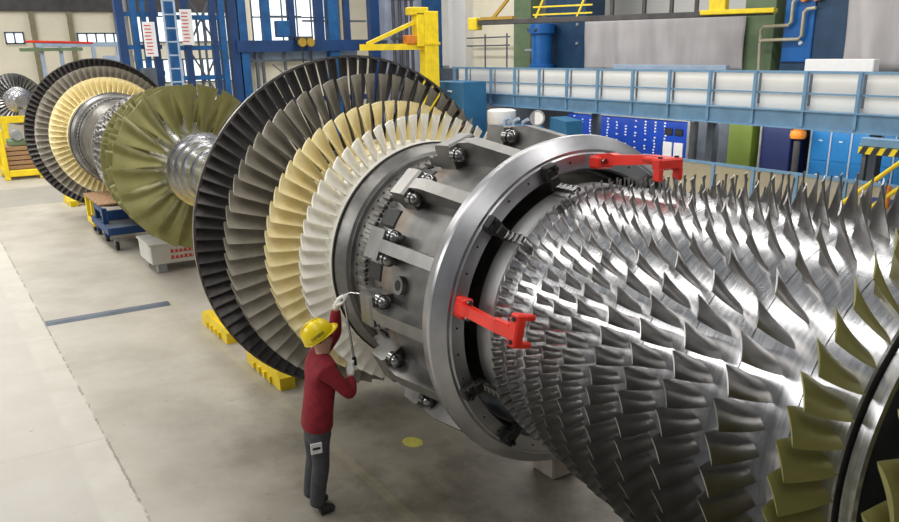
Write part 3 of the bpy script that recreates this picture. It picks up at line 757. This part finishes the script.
for z in (2.2, 3.2, 4.25, 5.3, 6.3): MB().box((0, .1, z), (.22, 2.1, .16)).build('crossbar', 'blue_steel', o)
for z in (2.3, 4.35): 
    b = MB(); beam(b, (.05, -.2, z), (.05, .8, z+1.8), .06); beam(b, (.05, .8, z), (.05, -.2, z+1.8), .06); b.build('brace', 'slate', o)
for y in (5.15, 5.4): MB().box((0, y-5, 3.6), (.08, .07, 3.4)).build('rod', 'slate', o)
o = frame_thing('left blue tower of paired columns in front of the cream wall', (-32, 3.2, 0))
for y0, y1, m in ((2.34, 2.62, 'blue_deep'), (2.85, 3.05, 'blue_steel'), (3.2, 3.36, 'blue_steel'), (3.5, 3.72, 'blue_deep')):
    MB().box((0, (y0+y1)/2-3.2, H/2), (.3, y1-y0, H)).build('column', m, o)
for z in (2.5, 3.4, 4.3, 5.4): MB().box((0, 0, z), (.2, 1.2, .14)).build('crossbar', 'blue_steel', o)
MB().box((-.5, -.45, 4), (.1, .25, 5)).build('panel', 'cream_wall', o)
o = thing('ladder_cage', 'pale steel ladder beside the lattice tower', 'ladder', (-31, 3.95, 0))
for s in (-.2, .2): MB().tube([(0, s, 0), (0, s, 7)], .04, 8).build('stile', 'pale_blue', o)
for k in range(14): MB().tube([(0, -.2, .4+.45*k), (0, .2, .4+.45*k)], .03, 6).build('rung', 'pale_blue', o)
def sign(y, z, hh, label, x=-31.5):
    o = thing('sign_board', label, 'sign', (x, y, z), group='white sign boards on the blue towers')
    MB().box((0, 0, 0), (.05, .42, hh), bev=.005).build('board', 'label_white', o)
    b = MB(); random.seed(int(y*10))
    for k in range(9): b.box((.03, -.06+random.uniform(-.03, .03), hh/2-.12-k*hh/10), (.01, .22, .035))
    b.build('print', 'red_ink', o)
    MB().box((-.2, 0, 0), (.4, .06, .06)).build('bracket', 'slate', o)
sign(3.32, 4.55, 1.15, 'white sign board left of the lattice tower, the lower hung one')
sign(4.65, 4.95, 1.2, 'white sign board with red print on the lattice tower, right one')
o = thing('cabinet', 'slender grey cabinet beneath the left sign board', 'cabinet', (-31.4, 3.1, 0))
MB().box((0, 0, 1.8), (.4, .5, 3.6), bev=.03).build('body', 'slate', o)
o = thing('white_column', 'two pale lilac silo columns left of the yellow jib crane', 'silo', (-32.5, 13.7, 0))
for y in (-.35, .75): MB().zlathe([(.48, 0), (.48, 9)], 24, (0, y, 0)).build('shell', 'lavender', o, 60)
for z in (2.5, 4.4): MB().box((.3, .2, z), (.2, 2.3, .12)).build('ring_beam', 'slate', o)
o = thing('pipe_rack', 'dark narrow pipe rack between the silos and the yellow crane', 'pipe rack', (-31.0, 13.3, 0))
for y in (-.5, -.2, .1, .35): MB().tube([(0, y, 0), (0, y, 8)], .07, 8).build('pipe', 'girder', o, 60)
for z in (1.5, 3, 4.5, 6): MB().box((.05, -.1, z), (.1, 1.1, .1)).build('bracket', 'girder', o)
# jib crane
o = thing('jib_crane', 'yellow jib crane with slanted brace behind the near rotor', 'jib crane', (-26, 11.45, 0))
MB().box((0, 0, 2.65), (.45, .55, 5.3), bev=.02).build('column', 'yellow_paint', o)
MB().box((0, 0, .05), (.9, .9, .1)).build('base_plate', 'yellow_paint', o)
MB().box((0, 0, 4.25), (.52, .62, .08)).build('collar', 'yellow_paint', o)
b = MB(); b.box((0, -1.4, 4.15), (.2, 2.5, .2)); b.build('jib', 'yellow_paint', o)
b = MB(); beam(b, (0, -.3, 5.05), (0, -2.4, 4.25), .12); b.build('brace', 'yellow_paint', o)
MB().box((0, -.42, 4.7), (.4, .3, 1.1), bev=.02).build('hinge', 'yellow_paint', o)
MB().box((0, -.45, 5.3), (.4, .7, .25), bev=.02).build('top_bracket', 'yellow_paint', o)
MB().box((0, -.75, 4.38), (.35, .4, .3), bev=.03).build('trolley', 'orange', o)
o = thing('yellow_trestle', 'small yellow trestle seen between the dark blades behind the near rotor', 'trestle', (-21, 7.2, 0))
for y in (-.35, .35):
    MB().box((0, y, .95), (.1, .1, 1.9)).build('leg', 'yellow_paint', o)
for z in (1.0, 1.85): MB().box((0, 0, z), (.08, .8, .1)).build('crossbar', 'yellow_paint', o)
o = wallthing('partition_board', 'flat mid-blue board right of the yellow jib crane', 'board', -36.2, -36.0, 16.3, 18.2, 0, 9, 'blue_steel')
# lifting beams at far left
o = thing('lifting_beam', 'pale blue lifting beam with red hose hung before the cream wall', 'lifting beam', (-43, 2.2, 0))
MB().box((0, .6, 4.55), (.2, 3.6, .2)).build('beam', 'pale_blue', o); MB().box((.2, -.6, 4.35), (.2, 2.6, .14)).build('arm', 'green_paint', o)
for y in (-1.0, -.2, 1.2, 2.3): MB().box((0, y, 2.25), (.18, .16, 4.5)).build('post', 'pale_blue', o)
MB().tube([(.1, -1.6, 4.7), (.1, 1.2, 4.62)], .05, 8).build('hose', 'red_paint', o)
MB().box((0, 2.3, 3.9), (.3, 1.4, .3), bev=.05).build('end_fitting', 'pale_blue', o)
o = wallthing('machine_block', 'white machine block below the pale blue lifting beam', 'machine', -44.5, -43.6, 2.2, 4.4, 0, 3.7, 'label_white')
for k in range(2): MB().box((.47, -.5+k, 2.9), (.03, .6, .5)).build('door', 'pale_blue', o)

# ------------------------------------------------------------------ the worker
def skin_mesh(name, verts, edges, rads, m, parent, root=0, sub=2):
    me = bpy.data.meshes.new(name); me.from_pydata(verts, edges, []); me.materials.append(MT[m])
    o = link(name, me, parent)
    o.modifiers.new('skin', 'SKIN')
    me_s = me.skin_vertices if me.skin_vertices else None
    if not me.skin_vertices:
        me.attributes  # layer is made below
    return o
def lean(p):
    x, y, z = p
    if z > 1.5: return (x, y+.077-.05*min(1, (z-1.5)/.12), z)
    return (x, y+.10*(z-.05)-.065, z)
def skin_obj(name, chain, m, parent, root='pelvis', sub=2, lean_on=True):
    "chain: {node: (co, radius, parent node)}"
    chain = {n: (lean(v[0]) if lean_on else v[0], v[1], v[2]) for n, v in chain.items()}
    names = list(chain); idx = {n: i for i, n in enumerate(names)}
    me = bpy.data.meshes.new(name)
    me.from_pydata([chain[n][0] for n in names], [(idx[n], idx[chain[n][2]]) for n in names if chain[n][2]], [])
    me.materials.append(MT[m]); o = link(name, me, parent)
    o.modifiers.new('skin', 'SKIN')
    bpy.context.view_layer.objects.active = o
    if not len(me.skin_vertices):
        with bpy.context.temp_override(object=o, active_object=o, selected_objects=[o]):
            bpy.ops.mesh.customdata_skin_add()
    for i, n in enumerate(names):
        r = chain[n][1]; r = r if isinstance(r, tuple) else (r, r)
        me.skin_vertices[0].data[i].radius = r; me.skin_vertices[0].data[i].use_root = n == root
    o.modifiers['skin'].use_smooth_shade = True
    s = o.modifiers.new('sub', 'SUBSURF'); s.levels = sub; s.render_levels = sub
    return o
wk = thing('person', 'worker in yellow helmet, dark red sweater and grey trousers holding a thin rod', 'person', (-6.29, -1.62, 0), (0, 0, R(-6)))
SH = {'L': Vector((-.175, .05, 1.44)), 'R': Vector((.175, .02, 1.40))}
EL = {'L': Vector((-.20, .27, 1.60)), 'R': Vector((.26, .22, 1.17))}
WR = {'L': Vector((-.14, .31, 1.86)), 'R': Vector((.105, .32, 1.305))}
WU = {'L': Vector((-.14, .283, 1.86)), 'R': Vector((.105, .26, 1.305))}
legs = {}
def body_chain():
    c = {'pelvis': ((0, 0, .93), (.10, .085), None), 'waist': ((0, .01, 1.10), (.10, .08), 'pelvis'), 'chest': ((0, .02, 1.28), (.11, .09), 'waist'),
         'upper': ((0, .03, 1.42), (.09, .07), 'chest'), 'neck': ((0, .045, 1.52), .055, 'upper'), 'jaw': ((0, .075, 1.585), (.062, .072), 'neck'),
         'head': ((0, .08, 1.66), (.078, .092), 'jaw'), 'crown': ((0, .075, 1.74), (.06, .07), 'head'), 'nose': ((0, .185, 1.635), .014, 'jaw')}
    for s, k in ((-1, 'L'), (1, 'R')):
        c['sh'+k] = (tuple(SH[k]), .05, 'upper'); c['el'+k] = (tuple(EL[k]), .04, 'sh'+k); c['fa'+k] = (tuple(EL[k].lerp(WU[k], .5)), .04, 'el'+k); c['wr'+k] = (tuple(WU[k]), .028, 'fa'+k)
        c['hip'+k] = ((s*.08, 0, .80), .065, 'pelvis'); c['kn'+k] = ((s*.095, .02, .50), .058, 'hip'+k); c['ca'+k] = ((s*.095, -.01, .33), .056, 'kn'+k)
        c['an'+k] = ((s*.095, -.02, .10), .04, 'ca'+k); c['toe'+k] = ((s*.10, .09, .045), .022, 'an'+k)
        c['ear'+k] = ((s*.085, .07, 1.64), .016, 'jaw')
    return c
skin_obj('body', body_chain(), 'skin', wk)
c = {'pelvis': ((0, 0, .77), (.185, .155), None), 'hem': ((0, 0, .88), (.185, .15), 'pelvis'), 'waist': ((0, .01, 1.08), (.175, .14), 'hem'), 'chest': ((0, .02, 1.28), (.185, .15), 'waist'),
     'upper': ((0, .03, 1.42), (.15, .125), 'chest'), 'collar': ((0, .045, 1.545), .085, 'upper')}
for k in 'LR':
    c['sh'+k] = (tuple(SH[k]), .088, 'upper'); c['mid'+k] = (tuple(SH[k].lerp(EL[k], .55)), .07, 'sh'+k); c['el'+k] = (tuple(EL[k]), .065, 'mid'+k)
    c['fa'+k] = (tuple(EL[k].lerp(WU[k], .5)), .058, 'el'+k); c['cuff'+k] = (tuple(EL[k].lerp(WU[k], .92)), .042, 'fa'+k)
skin_obj('sweater', c, 'sweater', wk)
c = {'pelvis': ((0, 0, .90), (.155, .13), None), 'crotch': ((0, 0, .80), (.16, .135), 'pelvis')}
for s, k in ((-1, 'L'), (1, 'R')):
    c['hip'+k] = ((s*.088, 0, .72), .098, 'crotch'); c['kn'+k] = ((s*.092, .02, .48), .082, 'hip'+k); c['kb'+k] = ((s*.092, .015, .45), .085, 'kn'+k); c['ca'+k] = ((s*.095, 0, .28), .078, 'kb'+k); c['an'+k] = ((s*.097, -.01, .07), .073, 'ca'+k)
tr_ = skin_obj('trousers', c, 'trousers', wk)
MB().box((.172, -.055, .70), (.012, .10, .10)).build('pocket_tag', 'label_white', tr_)
MB().box((.179, -.055, .70), (.004, .07, .022)).build('tag_print', 'ink', tr_)
for s, k in ((-1, 'L'), (1, 'R')):
    skin_obj('boot', {'pelvis': ((s*.098, -.03, .05), .052, None), 'ankle': ((s*.098, -.03, .13), .05, 'pelvis'), 'ball': ((s*.10, .10, .045), .046, 'pelvis'), 'toe': ((s*.103, .17, .038), .036, 'ball')}, 'boot', wk)
hair = MB().ball((0, .06, 1.685), .1, 18, 12, (.98, 1.05, 1.0))
hair.v = [(x, (y if y < .06 else .06)+.027, max(z, 1.55)) for x, y, z in hair.v]; hair.build('hair', 'hair', wk, 180)
for s in (-1, 1): MB().ball((s*.03, .195, 1.665), .011).build('eye', 'ink', wk, 180)
# helmet, tipped with the raised head
hl = MB(); prof = []
for i in range(13):
    a = pi/2*i/12; prof.append((.128*cos(a)**.85, .15*sin(a)))
hl.zlathe(prof, 32)
hl.v = [(x*.93, y*1.14, z) for x, y, z in hl.v]
he = hl.build('helmet', 'yellow_hat', wk, 60); he.location = (0, .09, 1.672); he.rotation_euler = (R(30), 0, 0)
so = he.modifiers.new('s', 'SOLIDIFY'); so.thickness = .006
b = MB(); ns = 24
for i in range(ns+1):
    a = -pi*.98+2*pi*.98*i/ns
vs = []; fs = []
for i in range(33):
    a = 2*pi*i/32; fr = max(0, sin(a)); w_ = .006+.035*fr**2
    for rr_, zz in ((1.0, .004), (1+w_/.13, -.012*fr-.004)):
        vs.append((cos(a)*.119*rr_, sin(a)*.146*rr_, zz))
for i in range(32): fs.append((2*i, 2*i+1, 2*i+3, 2*i+2))
br = MB().add(vs, fs).build('brim', 'yellow_hat', he, 60); so = br.modifiers.new('s', 'SOLIDIFY'); so.thickness = .006
b = MB()
for yy in (-.03, .03): b.tube([(0, y_*1.1+yy, z_+.004) for y_, z_ in ((-.1, .09), (-.05, .134), (0, .15), (.05, .134))], .006, 6)
b.build('ridge', 'yellow_hat', he, 60)
fc = bpy.data.curves.new('lettering', 'FONT'); fc.body = 'SIEMENS'; fc.size = .034; fc.align_x = 'CENTER'; fc.extrude = .002; fc.space_character = 1.05
fc.materials.append(MT['ink'])
tmp = link('lettering_curve', fc); me = bpy.data.meshes.new_from_object(tmp.evaluated_get(bpy.context.evaluated_depsgraph_get())); bpy.data.objects.remove(tmp)
lt = link('lettering', me, he, (.121, -.02, .04), (R(76), 0, R(90)))
# gloved hands closing round the rod
def hand(k, wrist, fwd, palm_n, side, label=None):
    "fwd: wrist to knuckles; palm_n: out of the palm; side: towards the thumb"
    fwd, palm_n, side = fwd.normalized(), palm_n.normalized(), side.normalized()
    P = lambda a, b, c_: tuple(wrist+fwd*a+side*b+palm_n*c_)
    c = {'pelvis': (P(.045, 0, 0), (.043, .032), None), 'wrist': (P(-.03, 0, 0), .036, 'pelvis'), 'palm': (P(.085, 0, .004), (.044, .030), 'pelvis')}
    for i, (sd, ln) in enumerate(((.037, .92), (.0125, 1.0), (-.0125, .95), (-.036, .78))):
        a = f'f{i}'
        c[a+'a'] = (P(.098, sd, .006), .015, 'palm'); c[a+'b'] = (P(.095+.033*ln, sd*1.08, .020), .014, a+'a')
        c[a+'c'] = (P(.095+.028*ln, sd*1.08, .048), .013, a+'b'); c[a+'d'] = (P(.09, sd*1.06, .054), .012, a+'c')
    c['ta'] = (P(.035, .032, .014), .018, 'pelvis'); c['tb'] = (P(.065, .044, .036), .0155, 'ta'); c['tc'] = (P(.09, .030, .056), .013, 'tb')
    return skin_obj('glove', c, 'glove', wk, sub=1, lean_on=False)
GL = hand('L', WR['L'], Vector((.25, .35, .9)), Vector((.55, .65, -.35)), Vector((.75, -.55, 0)))
GR = hand('R', WR['R'], Vector((-.62, .30, .45)), Vector((-.35, .75, .2)), Vector((.1, -.2, .9)))
t = thing('inspection_rod', 'thin steel inspection rod with a dark grip held in the white gloves', 'rod', (-6.29, -1.62, 0), (0, 0, R(-6)))
ra, rb = Vector((.035, .39, 1.365)), Vector((-.105, .37, 1.985))
MB().tube([ra, rb], .011, 10).build('rod', 'chrome', t, 60)
MB().tube([ra-(rb-ra)*.02, ra+(rb-ra)*.10], .02, 12).build('grip', 'black_iron', t, 60)
MB().tube([rb-(rb-ra)*.03, rb+Vector((.05, .05, .01)), rb+Vector((.15, .10, .02))], .005, 8).build('probe', 'chrome', t, 60)
